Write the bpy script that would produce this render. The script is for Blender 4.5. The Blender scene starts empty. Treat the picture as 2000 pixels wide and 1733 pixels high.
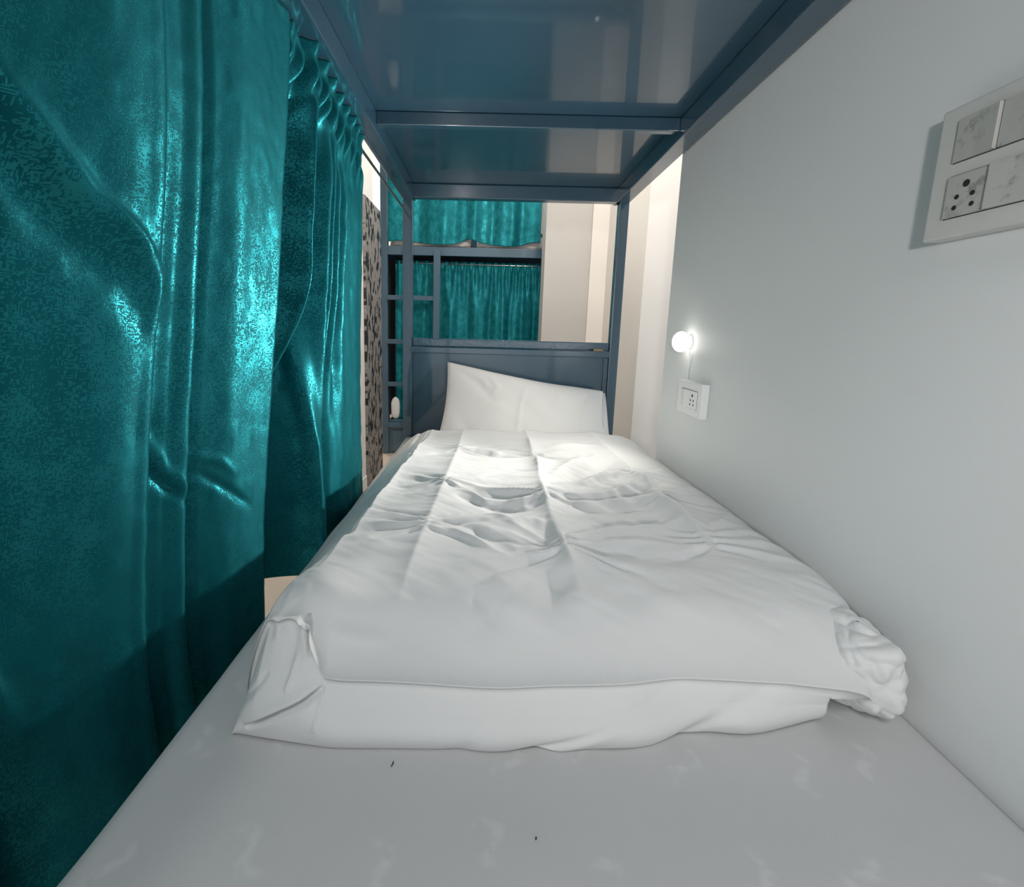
import bpy, bmesh, math, random
import numpy as np
from mathutils import Vector, Matrix

random.seed(7)
RNG = np.random.default_rng(11)
sc = bpy.context.scene
COL = sc.collection

# ------------------------------------------------------------------ camera
# 2000 x 1733 frame, focal length 920 px, principal point (944, 800.9)
cd = bpy.data.cameras.new('camera'); cam = bpy.data.objects.new('camera', cd); COL.objects.link(cam)
cd.sensor_fit = 'HORIZONTAL'; cd.sensor_width = 36.0; cd.lens = 920.0 / 2000.0 * 36.0
cd.shift_x = (1000.0 - 943.99) / 2000.0
cd.shift_y = -(866.5 - 800.89) / 2000.0
cd.clip_start = 0.01
Mw = np.array([[0.99954, 0.02877, -0.00894], [0.01304, -0.16562, 0.98610], [0.02689, -0.98577, -0.16592]])
for i in range(3):
    Mw[i] /= np.linalg.norm(Mw[i])
cm = Matrix(((Mw[0, 0], -Mw[0, 1], -Mw[0, 2], 0), (Mw[1, 0], -Mw[1, 1], -Mw[1, 2], 0), (Mw[2, 0], -Mw[2, 1], -Mw[2, 2], 0.95), (0, 0, 0, 1)))
cam.matrix_world = cm
sc.camera = cam

# ------------------------------------------------------------------ colour management, world, lights
sc.view_settings.view_transform = 'Standard'
sc.view_settings.look = 'None'
sc.view_settings.gamma = 1.0
sc.view_settings.use_curve_mapping = False
sc.view_settings.exposure = 0.28

world = bpy.data.worlds.new('world'); sc.world = world; world.use_nodes = True
bg = world.node_tree.nodes['Background']
bg.inputs[0].default_value = (0.86, 0.94, 1.0, 1)
bg.inputs[1].default_value = 0.56


def area(name, loc, target, size, power, color, size_y=None):
    ld = bpy.data.lights.new(name, 'AREA'); ld.energy = power; ld.color = color
    ld.size = size
    if size_y:
        ld.shape = 'RECTANGLE'; ld.size_y = size_y
    o = bpy.data.objects.new(name, ld); COL.objects.link(o); o.location = loc
    o.rotation_euler = (Vector(target) - Vector(loc)).to_track_quat('-Z', 'Y').to_euler()
    return o


# lamp behind the camera, at about bed-lamp height (throws the switch plate's shadow)
kd = bpy.data.lights.new('key_lamp', 'SPOT'); kd.energy = 50.0; kd.color = (1.0, 0.96, 0.93)
kd.spot_size = math.radians(68); kd.spot_blend = 1.0; kd.shadow_soft_size = 0.06
ko = bpy.data.objects.new('key_lamp', kd); COL.objects.link(ko); ko.location = (-0.30, -1.05, 1.10)
ko.rotation_euler = (Vector((0.53, 0.80, 1.30)) - Vector(ko.location)).to_track_quat('-Z', 'Y').to_euler()
# ceiling light of the passage beyond the bed head
area('unseen_passage_light', (0.30, 1.45, 2.70), (0.45, 2.4, 0.6), 0.4, 28.0, (1.0, 0.88, 0.77))
# second, unseen passage light, added to reach the duvet over the headboard
area('unseen_passage_light', (0.10, 3.25, 2.66), (0.10, 2.2, 0.6), 0.35, 14.0, (1.0, 0.94, 0.86))
# ceiling light on the far side of the far bunk
area('far_ceiling_light', (-1.3, 4.1, 2.70), (-1.3, 4.1, 0), 0.4, 22.0, (1.0, 0.93, 0.84))
# unseen fill light added for the room behind the camera
area('room_fill_light', (-0.3, -1.3, 2.65), (-0.2, -1.0, 0), 0.8, 24.0, (1.0, 0.98, 0.96))
# the small bed lamp: its beam
sd = bpy.data.lights.new('bed_lamp_beam', 'AREA'); sd.shape = 'DISK'; sd.size = 0.036; sd.energy = 2.7; sd.color = (1.0, 0.95, 0.86)
so = bpy.data.objects.new('bed_lamp_beam', sd); COL.objects.link(so); so.location = (0.474, 1.262, 0.935)
so.rotation_euler = (Vector((-0.4, 1.245, 0.935)) - Vector(so.location)).to_track_quat('-Z', 'Y').to_euler()

# its forward throw across the bed
pd = bpy.data.lights.new('bed_lamp_throw', 'SPOT'); pd.energy = 18.0; pd.color = (1.0, 0.96, 0.90)
pd.spot_size = math.radians(108); pd.spot_blend = 0.7; pd.shadow_soft_size = 0.018
po = bpy.data.objects.new('bed_lamp_throw', pd); COL.objects.link(po); po.location = (0.472, 1.262, 0.935)
po.rotation_euler = (Vector((-0.4, 0.92, 1.02)) - Vector(po.location)).to_track_quat('-Z', 'Y').to_euler()

# ------------------------------------------------------------------ node helpers


class NT:
    def __init__(s, name):
        s.m = bpy.data.materials.new(name); s.m.use_nodes = True
        s.t = s.m.node_tree; s.n = s.t.nodes; s.l = s.t.links
        s.b = s.n['Principled BSDF']

    def add(s, typ, **kw):
        nd = s.n.new(typ)
        for k, v in kw.items():
            setattr(nd, k, v)
        return nd

    def put(s, sock, v):
        if hasattr(v, 'is_output'):
            s.l.new(v, sock)
        else:
            sock.default_value = v

    def math(s, op, a, b=None, c=None):
        nd = s.add('ShaderNodeMath', operation=op)
        s.put(nd.inputs[0], a)
        if b is not None:
            s.put(nd.inputs[1], b)
        if c is not None:
            s.put(nd.inputs[2], c)
        return nd.outputs[0]

    def mapping(s, vec, scale, loc=(0, 0, 0)):
        nd = s.add('ShaderNodeMapping'); s.l.new(vec, nd.inputs[0])
        nd.inputs['Scale'].default_value = scale; nd.inputs['Location'].default_value = loc
        return nd.outputs[0]

    def noise(s, vec, scale, detail=2.0, rough=0.5):
        nd = s.add('ShaderNodeTexNoise'); s.l.new(vec, nd.inputs['Vector'])
        nd.inputs['Scale'].default_value = scale; nd.inputs['Detail'].default_value = detail
        nd.inputs['Roughness'].default_value = rough
        return nd.outputs['Fac']

    def smooth(s, x, a, b):
        nd = s.add('ShaderNodeMapRange', interpolation_type='SMOOTHSTEP')
        s.put(nd.inputs[0], x); nd.inputs[1].default_value = a; nd.inputs[2].default_value = b
        return nd.outputs[0]

    def mix(s, f, a, b):
        nd = s.add('ShaderNodeMix', data_type='RGBA')
        s.put(nd.inputs[0], f); s.put(nd.inputs[6], a); s.put(nd.inputs[7], b)
        return nd.outputs[2]

    def mixf(s, f, a, b):
        nd = s.add('ShaderNodeMix', data_type='FLOAT')
        s.put(nd.inputs[0], f); s.put(nd.inputs[2], a); s.put(nd.inputs[3], b)
        return nd.outputs[0]

    def bump(s, h, strength, dist=0.01):
        nd = s.add('ShaderNodeBump'); s.l.new(h, nd.inputs['Height'])
        nd.inputs['Strength'].default_value = strength; nd.inputs['Distance'].default_value = dist
        s.l.new(nd.outputs[0], s.b.inputs['Normal'])

    def set(s, **kw):
        for k, v in kw.items():
            s.put(s.b.inputs[k.replace('_', ' ')], v)
        return s

    def obj(s):
        return s.add('ShaderNodeTexCoord').outputs['Object']

    def uv(s):
        return s.add('ShaderNodeTexCoord').outputs['UV']


def simple(name, col, rough=0.5, metal=0.0, bump=0.0, bscale=200.0, var=0.0, **kw):
    g = NT(name); o = g.obj()
    if var > 0:
        f = g.noise(o, 3.0, 3.0)
        c2 = tuple(min(1, c * (1 - var)) for c in col[:3]) + (1,)
        g.set(Base_Color=g.mix(f, tuple(col[:3]) + (1,), c2))
    else:
        g.set(Base_Color=tuple(col[:3]) + (1,))
    g.set(Roughness=rough, Metallic=metal)
    for k, v in kw.items():
        g.put(g.b.inputs[k.replace('_', ' ')], v)
    if bump > 0:
        g.bump(g.noise(o, bscale, 2.0), bump, 0.002)
    return g.m


MAT = {}


def mat_paint():
    g = NT('slate_blue_gloss_paint'); o = g.obj()
    n1 = g.noise(o, 9.0, 2.0); n2 = g.noise(o, 160.0, 2.0)
    g.set(Base_Color=g.mix(n1, (0.023, 0.072, 0.118, 1), (0.029, 0.084, 0.132, 1)), Roughness=0.30, Coat_Weight=0.75)
    g.b.inputs['Coat Roughness'].default_value = 0.05; g.b.inputs['Coat IOR'].default_value = 1.7
    h = g.math('ADD', g.math('MULTIPLY', n1, 1.0), g.math('MULTIPLY', n2, 0.03))
    g.bump(h, 0.10, 0.01)
    return g.m


def mat_paint_rough():
    # brush marked gloss enamel on the head rail
    g = NT('brushed_gloss_paint'); o = g.obj()
    n1 = g.noise(g.mapping(o, (1.0, 1, 0.6)), 70.0, 4.0, 0.6)
    g.set(Base_Color=(0.032, 0.092, 0.145, 1), Roughness=0.28, Coat_Weight=1.0)
    g.b.inputs['Coat Roughness'].default_value = 0.04
    g.bump(n1, 0.55, 0.004)
    return g.m


def mat_wall(name, c1, c2, rough=0.6):
    g = NT(name); o = g.obj()
    n = g.noise(o, 1.3, 3.0); n2 = g.noise(o, 90.0, 3.0)
    g.set(Base_Color=g.mix(g.smooth(n, 0.3, 0.7), c1, c2), Roughness=rough)
    g.bump(n2, 0.08, 0.003)
    return g.m


def mat_jacquard(name, scale=1.0, strength=1.0):
    # satin ground with broken warp and weft dashes that shine where light grazes them
    g = NT(name); u = g.uv()
    sp = g.add('ShaderNodeSeparateXYZ'); g.l.new(u, sp.inputs[0])

    def dashes(ax, ay, seed):
        cx = g.add('ShaderNodeCombineXYZ')
        g.put(cx.inputs[0], g.math('SNAP', sp.outputs[0], 1.0 / ax) if ax > ay else sp.outputs[0])
        g.put(cx.inputs[1], g.math('SNAP', sp.outputs[1], 1.0 / ay) if ay > ax else sp.outputs[1])
        return g.noise(g.mapping(cx.outputs[0], (ax * 0.9, ay * 0.9, 1), (seed, seed * 2.3, 0)), 1.0, 1.0, 0.5)
    a = dashes(130 * scale, 640 * scale, 3.1)
    b = dashes(640 * scale, 130 * scale, 8.7)
    pick = g.smooth(g.noise(g.mapping(u, (95 * scale, 95 * scale, 1), (9, 2, 0)), 1.0, 1.0), 0.44, 0.56)
    fine = g.mixf(pick, a, b)
    blot = g.noise(g.mapping(u, (19 * scale, 12 * scale, 1), (1.7, 4.2, 0)), 1.0, 2.0, 0.6)
    th = g.math('ADD', fine, g.math('MULTIPLY', g.math('SUBTRACT', blot, 0.5), 0.55))
    f = g.smooth(th, 0.50, 0.53)
    weave = g.noise(g.mapping(u, (1700, 1700, 1)), 1.0, 1.0)
    base = g.mix(g.noise(g.mapping(u, (30, 14, 1)), 1.0, 2.0), (0.001, 0.105, 0.132, 1), (0.002, 0.132, 0.160, 1))
    light = (0.016, 0.212, 0.248, 1)
    g.set(Base_Color=g.mix(f, base, light), Roughness=g.mixf(f, 0.60, 0.37), Metallic=g.mixf(f, 0.48, 0.80 * strength))
    g.b.inputs['Specular IOR Level'].default_value = 0.5
    g.put(g.b.inputs['Specular Tint'], (0.35, 0.95, 1.0, 1))
    tn = g.add('ShaderNodeTangent', direction_type='UV_MAP'); g.l.new(tn.outputs[0], g.b.inputs['Tangent'])
    g.put(g.b.inputs['Anisotropic'], 0.6); g.put(g.b.inputs['Anisotropic Rotation'], 0.25)
    h = g.math('ADD', g.math('MULTIPLY', f, 0.4), g.math('MULTIPLY', weave, 0.25))
    g.bump(h, 0.22, 0.0012)
    return g.m


def mat_cotton(name, col, rough=0.75):
    g = NT(name); o = g.obj()
    w = g.noise(g.mapping(o, (1, 1, 1)), 900.0, 1.0); n = g.noise(o, 45.0, 4.0, 0.6)
    g.set(Base_Color=tuple(col) + (1,), Roughness=rough)
    g.b.inputs['Sheen Weight'].default_value = 0.12
    g.bump(g.math('ADD', g.math('MULTIPLY', n, 0.5), g.math('MULTIPLY', w, 0.08)), 0.16, 0.004)
    return g.m


def mat_mattress():
    # grey satin ticking with small woven S motifs set on a loose grid
    g = NT('grey_mattress_ticking'); o = g.obj()
    vor = g.add('ShaderNodeTexVoronoi', feature='F1', voronoi_dimensions='2D')
    mp = g.mapping(o, (9.5, 9.5, 1)); g.l.new(mp, vor.inputs['Vector'])
    vor.inputs['Scale'].default_value = 1.0; vor.inputs['Randomness'].default_value = 0.35
    sub = g.add('ShaderNodeVectorMath', operation='SUBTRACT'); g.l.new(mp, sub.inputs[0]); g.l.new(vor.outputs['Position'], sub.inputs[1])
    rot = g.add('ShaderNodeVectorRotate', rotation_type='Z_AXIS'); g.l.new(sub.outputs[0], rot.inputs['Vector'])
    wn = g.add('ShaderNodeTexWhiteNoise', noise_dimensions='3D'); g.l.new(vor.outputs['Position'], wn.inputs['Vector'])
    g.l.new(g.math('MULTIPLY', g.math('SUBTRACT', wn.outputs['Value'], 0.5), 1.6), rot.inputs['Angle'])
    sp = g.add('ShaderNodeSeparateXYZ'); g.l.new(rot.outputs[0], sp.inputs[0])
    x, y = sp.outputs[0], sp.outputs[1]
    crv = g.math('MULTIPLY', g.math('SINE', g.math('MULTIPLY', y, 14.0)), 0.075)
    d = g.math('ABSOLUTE', g.math('SUBTRACT', x, crv))
    m = g.math('MULTIPLY', g.math('SUBTRACT', 1.0, g.smooth(d, 0.02, 0.10)), g.math('SUBTRACT', 1.0, g.smooth(g.math('ABSOLUTE', y), 0.17, 0.30)))
    m = g.math('MULTIPLY', m, g.smooth(g.noise(o, 60.0, 2.0), 0.35, 0.6))
    g.set(Base_Color=g.mix(m, (0.53, 0.535, 0.545, 1), (0.59, 0.595, 0.605, 1)), Roughness=g.mixf(m, 0.50, 0.40))
    g.b.inputs['Sheen Weight'].default_value = 0.2
    wv = g.noise(o, 1200.0, 1.0)
    wv2 = g.noise(g.mapping(o, (5, 3, 1)), 1.0, 2.0)
    g.bump(g.math('ADD', g.math('MULTIPLY', wv, 0.1), g.math('ADD', g.math('MULTIPLY', m, 0.15), g.math('MULTIPLY', wv2, 1.2))), 0.22, 0.004)
    return g.m


def mat_speckle():
    g = NT('grey_stone_cladding_with_black_flecks'); o = g.obj()
    mp = g.mapping(o, (1, 30, 17))
    n = g.noise(mp, 1.0, 2.0, 0.5); n2 = g.noise(g.mapping(o, (1, 80, 45)), 1.0, 2.0)
    dark = g.math('SUBTRACT', 1.0, g.smooth(n, 0.44, 0.49))
    base = g.mix(n2, (0.11, 0.10, 0.097, 1), (0.36, 0.33, 0.315, 1))
    g.set(Base_Color=g.mix(dark, base, (0.008, 0.008, 0.010, 1)), Roughness=0.55)
    g.bump(n, 0.3, 0.01)
    return g.m


MAT['paint'] = mat_paint()
MAT['paint_rough'] = mat_paint_rough()
MAT['wall_grey'] = mat_wall('grey_painted_wall', (0.76, 0.79, 0.795, 1), (0.79, 0.81, 0.81, 1), 0.5)
MAT['wall_white'] = mat_wall('white_painted_wall', (0.74, 0.72, 0.69, 1), (0.79, 0.77, 0.74, 1), 0.6)
MAT['wall_shaded'] = mat_wall('white_wall_shade_in_colour', (0.49, 0.485, 0.475, 1), (0.52, 0.515, 0.505, 1), 0.6)  # white wall of the pier, its shade put into the colour
MAT['ceiling'] = simple('white_ceiling_paint', (0.8, 0.8, 0.78), 0.8)
MAT['floor'] = simple('beige_floor_tile', (0.52, 0.44, 0.36), 0.3, var=0.2)
MAT['jacq'] = mat_jacquard('teal_jacquard_satin', 1.35, 1.0)
MAT['jacq_far'] = mat_jacquard('teal_jacquard_satin_far', 1.6, 0.6)
MAT['white'] = mat_cotton('white_cotton_cover', (0.645, 0.655, 0.66))
MAT['pillow'] = mat_cotton('white_cotton_pillowcase', (0.84, 0.83, 0.81))
MAT['mattress'] = mat_mattress()
MAT['speckle'] = mat_speckle()
MAT['rod'] = simple('steel_rod', (0.35, 0.36, 0.37), 0.3, 1.0)
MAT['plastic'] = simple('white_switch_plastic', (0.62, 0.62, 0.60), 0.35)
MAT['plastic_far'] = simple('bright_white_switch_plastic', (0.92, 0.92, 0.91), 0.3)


def mat_smudged():
    g = NT('smudged_switch_plastic'); o = g.obj()
    n = g.noise(o, 55.0, 4.0, 0.65); n2 = g.noise(o, 420.0, 2.0)
    f = g.math('MULTIPLY', g.smooth(n, 0.52, 0.72), 0.75)
    f = g.math('ADD', f, g.math('MULTIPLY', g.smooth(n2, 0.62, 0.75), 0.12))
    g.set(Base_Color=g.mix(f, (0.50, 0.50, 0.48, 1), (0.20, 0.20, 0.19, 1)), Roughness=0.4)
    return g.m


MAT['smudge'] = mat_smudged()
MAT['dark'] = simple('recess_shade_colour', (0.02, 0.02, 0.02), 0.6)  # shade of holes and module gaps put into the colour
MAT['foil'] = simple('clear_wrapped_white_foam', (0.62, 0.56, 0.53), 0.25, bump=0.5, bscale=40.0, Coat_Weight=0.5)
MAT['tan'] = simple('tan_wood', (0.50, 0.33, 0.18), 0.45)
MAT['black'] = simple('black_plastic', (0.012, 0.011, 0.012), 0.3)
MAT['lint'] = simple('dark_lint', (0.03, 0.03, 0.035), 0.9)
MAT['teal_sheet'] = simple('teal_green_cloth', (0.02, 0.16, 0.15), 0.7)
MAT['darkside'] = simple('dark_board_and_gap_shade', (0.045, 0.035, 0.03), 0.6)  # dark end board; also stands in for interior shade behind the gap
g = NT('lit_lamp_dome'); g.set(Base_Color=(1, 1, 1, 1), Roughness=0.4)
g.b.inputs['Emission Color'].default_value = (1.0, 0.96, 0.88, 1); g.b.inputs['Emission Strength'].default_value = 3.0
MAT['lamp'] = g.m

# ------------------------------------------------------------------ geometry helpers


def tag(o, label=None, cat=None, group=None, kind=None):
    if label: o['label'] = label
    if cat: o['category'] = cat
    if group: o['group'] = group
    if kind: o['kind'] = kind
    return o


def empty(name, loc, label, cat, group=None):
    o = bpy.data.objects.new(name, None); o.empty_display_size = 0.05
    COL.objects.link(o); o.location = loc
    return tag(o, label, cat, group)


def link(name, me, mat, parent=None, smooth=False):
    o = bpy.data.objects.new(name, me); COL.objects.link(o)
    if mat: me.materials.append(mat)
    if smooth:
        me.polygons.foreach_set('use_smooth', [True] * len(me.polygons))
    if parent:
        o.parent = parent
        o.matrix_parent_inverse = Matrix.Translation(-Vector(parent.location)) if parent.parent is None else Matrix.Identity(4)
    return o


def boxes_mesh(name, boxes, bevel=0.0, seg=2):
    bm = bmesh.new()
    for lo, hi in boxes:
        vs = [bm.verts.new((x, y, z)) for x in (lo[0], hi[0]) for y in (lo[1], hi[1]) for z in (lo[2], hi[2])]
        for f in ((0, 1, 3, 2), (4, 6, 7, 5), (0, 4, 5, 1), (2, 3, 7, 6), (0, 2, 6, 4), (1, 5, 7, 3)):
            bm.faces.new([vs[i] for i in f])
    if bevel > 0:
        bmesh.ops.bevel(bm, geom=bm.edges[:], offset=bevel, segments=seg, affect='EDGES', profile=0.6)
    bmesh.ops.recalc_face_normals(bm, faces=bm.faces[:])
    me = bpy.data.meshes.new(name); bm.to_mesh(me); bm.free()
    return me


def box(name, lo, hi, mat, parent=None, bevel=0.0, seg=2):
    return link(name, boxes_mesh(name, [(lo, hi)], bevel, seg), mat, parent, smooth=False)


def grid_mesh(name, P, uv=None, closed_u=False, caps=False):
    """P: (nu, nv, 3) array -> quad grid"""
    nu, nv = P.shape[:2]
    me = bpy.data.meshes.new(name)
    idx = np.arange(nu * nv).reshape(nu, nv)
    a = idx[:-1, :-1]; b = idx[1:, :-1]; c = idx[1:, 1:]; d = idx[:-1, 1:]
    if closed_u:
        ii = np.vstack([idx, idx[:1]])
        a = ii[:-1, :-1]; b = ii[1:, :-1]; c = ii[1:, 1:]; d = ii[:-1, 1:]
    F = np.stack([a, b, c, d], -1).reshape(-1, 4)
    me.vertices.add(nu * nv); me.vertices.foreach_set('co', P.reshape(-1).astype(np.float32))
    me.loops.add(F.size); me.loops.foreach_set('vertex_index', F.reshape(-1).astype(np.int32))
    me.polygons.add(len(F)); me.polygons.foreach_set('loop_start', (np.arange(len(F)) * 4).astype(np.int32))
    me.polygons.foreach_set('loop_total', np.full(len(F), 4, np.int32))
    me.update(calc_edges=True)
    if uv is not None:
        l = me.uv_layers.new(name='UVMap')
        l.data.foreach_set('uv', uv.reshape(-1, 2)[F.reshape(-1)].reshape(-1).astype(np.float32))
    me.validate()
    return me


def tube_mesh(name, pts, r, n=10):
    pts = [Vector(p) for p in pts]
    bm = bmesh.new(); rings = []
    for i, p in enumerate(pts):
        t = (pts[min(i + 1, len(pts) - 1)] - pts[max(i - 1, 0)]).normalized()
        up = Vector((0, 0, 1)) if abs(t.z) < 0.9 else Vector((1, 0, 0))
        a = t.cross(up).normalized(); b = t.cross(a)
        rr = r[i] if isinstance(r, (list, tuple)) else r
        rings.append([bm.verts.new(p + a * rr * math.cos(k * 2 * math.pi / n) + b * rr * math.sin(k * 2 * math.pi / n)) for k in range(n)])
    for r0, r1 in zip(rings, rings[1:]):
        for k in range(n):
            bm.faces.new((r0[k], r0[(k + 1) % n], r1[(k + 1) % n], r1[k]))
    bm.faces.new(rings[0]); bm.faces.new(rings[-1])
    bmesh.ops.recalc_face_normals(bm, faces=bm.faces[:])
    me = bpy.data.meshes.new(name); bm.to_mesh(me); bm.free()
    return me


def lathe_x(name, prof, c, n=24):
    """prof: list of (distance along -x, radius) around an axis along x through c=(x,y,z)"""
    bm = bmesh.new(); rings = []
    for d, r in prof:
        rings.append([bm.verts.new((c[0] - d, c[1] + r * math.cos(k * 2 * math.pi / n), c[2] + r * math.sin(k * 2 * math.pi / n))) for k in range(n)])
    for r0, r1 in zip(rings, rings[1:]):
        for k in range(n):
            bm.faces.new((r0[k], r0[(k + 1) % n], r1[(k + 1) % n], r1[k]))
    bm.faces.new(rings[0]); bm.faces.new(rings[-1])
    bmesh.ops.recalc_face_normals(bm, faces=bm.faces[:])
    me = bpy.data.meshes.new(name); bm.to_mesh(me); bm.free()
    return me


def sstep(x, a, b):
    t = np.clip((x - a) / (b - a), 0, 1)
    return t * t * (3 - 2 * t)


def vnoise(x, y, seed=0):
    """smooth value noise in about [-1, 1]"""
    r = np.random.default_rng(seed).uniform(-1, 1, (64, 64))
    xi = np.floor(x).astype(int); yi = np.floor(y).astype(int)
    fx = x - xi; fy = y - yi
    fx = fx * fx * fx * (fx * (fx * 6 - 15) + 10); fy = fy * fy * fy * (fy * (fy * 6 - 15) + 10)
    g = lambda i, j: r[i % 64, j % 64]
    return (g(xi, yi) * (1 - fx) + g(xi + 1, yi) * fx) * (1 - fy) + (g(xi, yi + 1) * (1 - fx) + g(xi + 1, yi + 1) * fx) * fy


def polydist(X, Y, pts):
    """distance to polyline, parameter along it 0..1, signed side"""
    best = np.full(X.shape, 1e9); par = np.zeros(X.shape); side = np.zeros(X.shape)
    L = [math.hypot(b[0] - a[0], b[1] - a[1]) for a, b in zip(pts, pts[1:])]; T = sum(L); acc = 0
    for (a, b), l in zip(zip(pts, pts[1:]), L):
        dx, dy = b[0] - a[0], b[1] - a[1]
        t = np.clip(((X - a[0]) * dx + (Y - a[1]) * dy) / (l * l), 0, 1)
        ex, ey = X - (a[0] + t * dx), Y - (a[1] + t * dy)
        d = np.hypot(ex, ey); m = d < best
        best = np.where(m, d, best); par = np.where(m, (acc + t * l) / T, par)
        side = np.where(m, np.sign(dx * ey - dy * ex), side)
        acc += l
    return best, par, side


# ------------------------------------------------------------------ structure
def struct(name, lo, hi, mat):
    return tag(box(name, lo, hi, mat), kind='structure')


struct('floor', (-2.3, -3.0, -0.10), (1.6, 5.0, 0.0), MAT['floor'])
struct('ceiling', (-2.3, -3.0, 2.78), (1.6, 5.0, 2.90), MAT['ceiling'])
struct('wall_right', (0.53, -3.0, 0.0), (0.66, 1.437, 2.78), MAT['wall_grey'])
struct('wall_back', (-2.3, 4.72, 0.0), (1.6, 4.85, 2.78), MAT['wall_white'])
struct('wall_left', (-2.3, -3.0, 0.0), (-2.2, 4.72, 2.78), MAT['wall_white'])
pt = struct('wall_partition', (-0.84, 2.62, 0.0), (-0.722, 2.985, 2.78), MAT['wall_white'])
# recess beyond the end of the grey wall: three faces in a zigzag
struct('wall_pier', (0.335, 3.10, 0.0), (1.45, 3.30, 2.78), MAT['wall_shaded'])
struct('wall_niche', (0.72, 2.31, 0.0), (1.45, 3.10, 2.78), MAT['wall_white'])
struct('corner_strip', (0.618, 3.070, 0.0), (0.72, 3.10, 2.78), MAT['wall_white'])  # narrow paler strip added at the pier's corner
struct('baseboard_left', (-0.722, 2.62, 0.0), (-0.716, 2.735, 0.07), MAT['wall_white'])
# low clad partition with its stone facing
clad = tag(box('stone_clad_partition', (-0.83, 2.735, 0.0), (-0.7225, 3.125, 1.668), MAT['wall_white']), kind='structure')
clad.name = 'wall_low'
facing = box('stone_facing', (-0.722, 2.738, 0.0), (-0.708, 3.125, 1.672), MAT['speckle'], clad, 0.002)

# ------------------------------------------------------------------ the near bunk bed
PB = (0.085, 1.93, 0.0)
bunk = empty('bunk_bed', (0.085, 1.0, 0.0), 'slate blue gloss steel bunk bed framing the view, with a solid headboard', 'bed')
P = MAT['paint']
for (x0, x1, y0, y1) in ((-0.355, -0.317, 1.945, 1.985), (0.492, 0.530, 1.945, 1.985), (-0.355, -0.317, 0.02, 0.06), (0.488, 0.526, 0.02, 0.06)):
    box('post', (x0, y0, 0.0), (x1, y1, 1.53), P, bunk, 0.004)
box('side_rail', (-0.357, 0.0, 1.452), (-0.309, 1.985, 1.502), P, bunk, 0.003)
box('side_rail', (0.475, 0.0, 1.452), (0.526, 1.985, 1.502), P, bunk, 0.003)
box('end_rail', (-0.317, 1.925, 1.452), (0.492, 1.965, 1.502), P, bunk, 0.003)
box('cross_bar', (-0.309, 1.322, 1.470), (0.475, 1.345, 1.502), P, bunk, 0.002)
box('cross_bar', (-0.309, 0.64, 1.470), (0.475, 0.663, 1.502), P, bunk, 0.002)
box('underside_panel', (-0.357, 0.0, 1.503), (0.526, 1.985, 1.521), P, bunk)
# headboard
hb = box('headboard_panel', (-0.316, 1.962, 0.34), (0.491, 1.972, 0.858), P, bunk)
box('headboard_top_rail', (-0.317, 1.955, 0.880), (0.492, 1.985, 0.914), MAT['paint_rough'], bunk, 0.004)
box('headboard_lip', (-0.317, 1.934, 0.854), (0.492, 1.978, 0.8795), P, bunk, 0.003)
box('headboard_stile', (0.474, 1.952, 0.40), (0.4915, 1.961, 0.853), P, bunk, 0.002)
# lower frame
box('side_rail', (-0.349, 0.06, 0.30), (-0.317, 1.945, 0.35), P, bunk, 0.003)
box('side_rail', (0.488, 0.06, 0.30), (0.526, 1.945, 0.35), P, bunk, 0.003)
box('bed_base', (-0.316, 0.06, 0.335), (0.487, 1.945, 0.352), P, bunk)


# ------------------------------------------------------------------ mattress
def soft_box(name, lo, hi, r, nx, ny, nz, fn=None):
    """rounded box as a subdivided cube surface"""
    bm = bmesh.new()
    bmesh.ops.create_cube(bm, size=2.0)
    bmesh.ops.subdivide_edges(bm, edges=bm.edges[:], cuts=nx, use_grid_fill=True)
    c = (Vector(lo) + Vector(hi)) / 2; h = (Vector(hi) - Vector(lo)) / 2
    for v in bm.verts:
        p = Vector((v.co.x * h.x, v.co.y * h.y, v.co.z * h.z))
        q = Vector((max(-h.x + r, min(h.x - r, p.x)), max(-h.y + r, min(h.y - r, p.y)), max(-h.z + r, min(h.z - r, p.z))))
        d = p - q
        if d.length > 1e-9:
            # even out the corner
            p = q + d.normalized() * r
        v.co = c + p
        if fn: v.co = fn(v.co)
    bmesh.ops.recalc_face_normals(bm, faces=bm.faces[:])
    me = bpy.data.meshes.new(name); bm.to_mesh(me); bm.free()
    return me


def mat_prof(x0, x1, z0, z1, r, n=8):
    pts = []
    for cx, cz, a0 in ((x1 - r, z1 - r, 0), (x0 + r, z1 - r, 90), (x0 + r, z0 + r, 180), (x1 - r, z0 + r, 270)):
        for k in range(n + 1):
            a = math.radians(a0 + 90 * k / n); pts.append((cx + r * math.cos(a), cz + r * math.sin(a)))
    return pts


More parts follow.
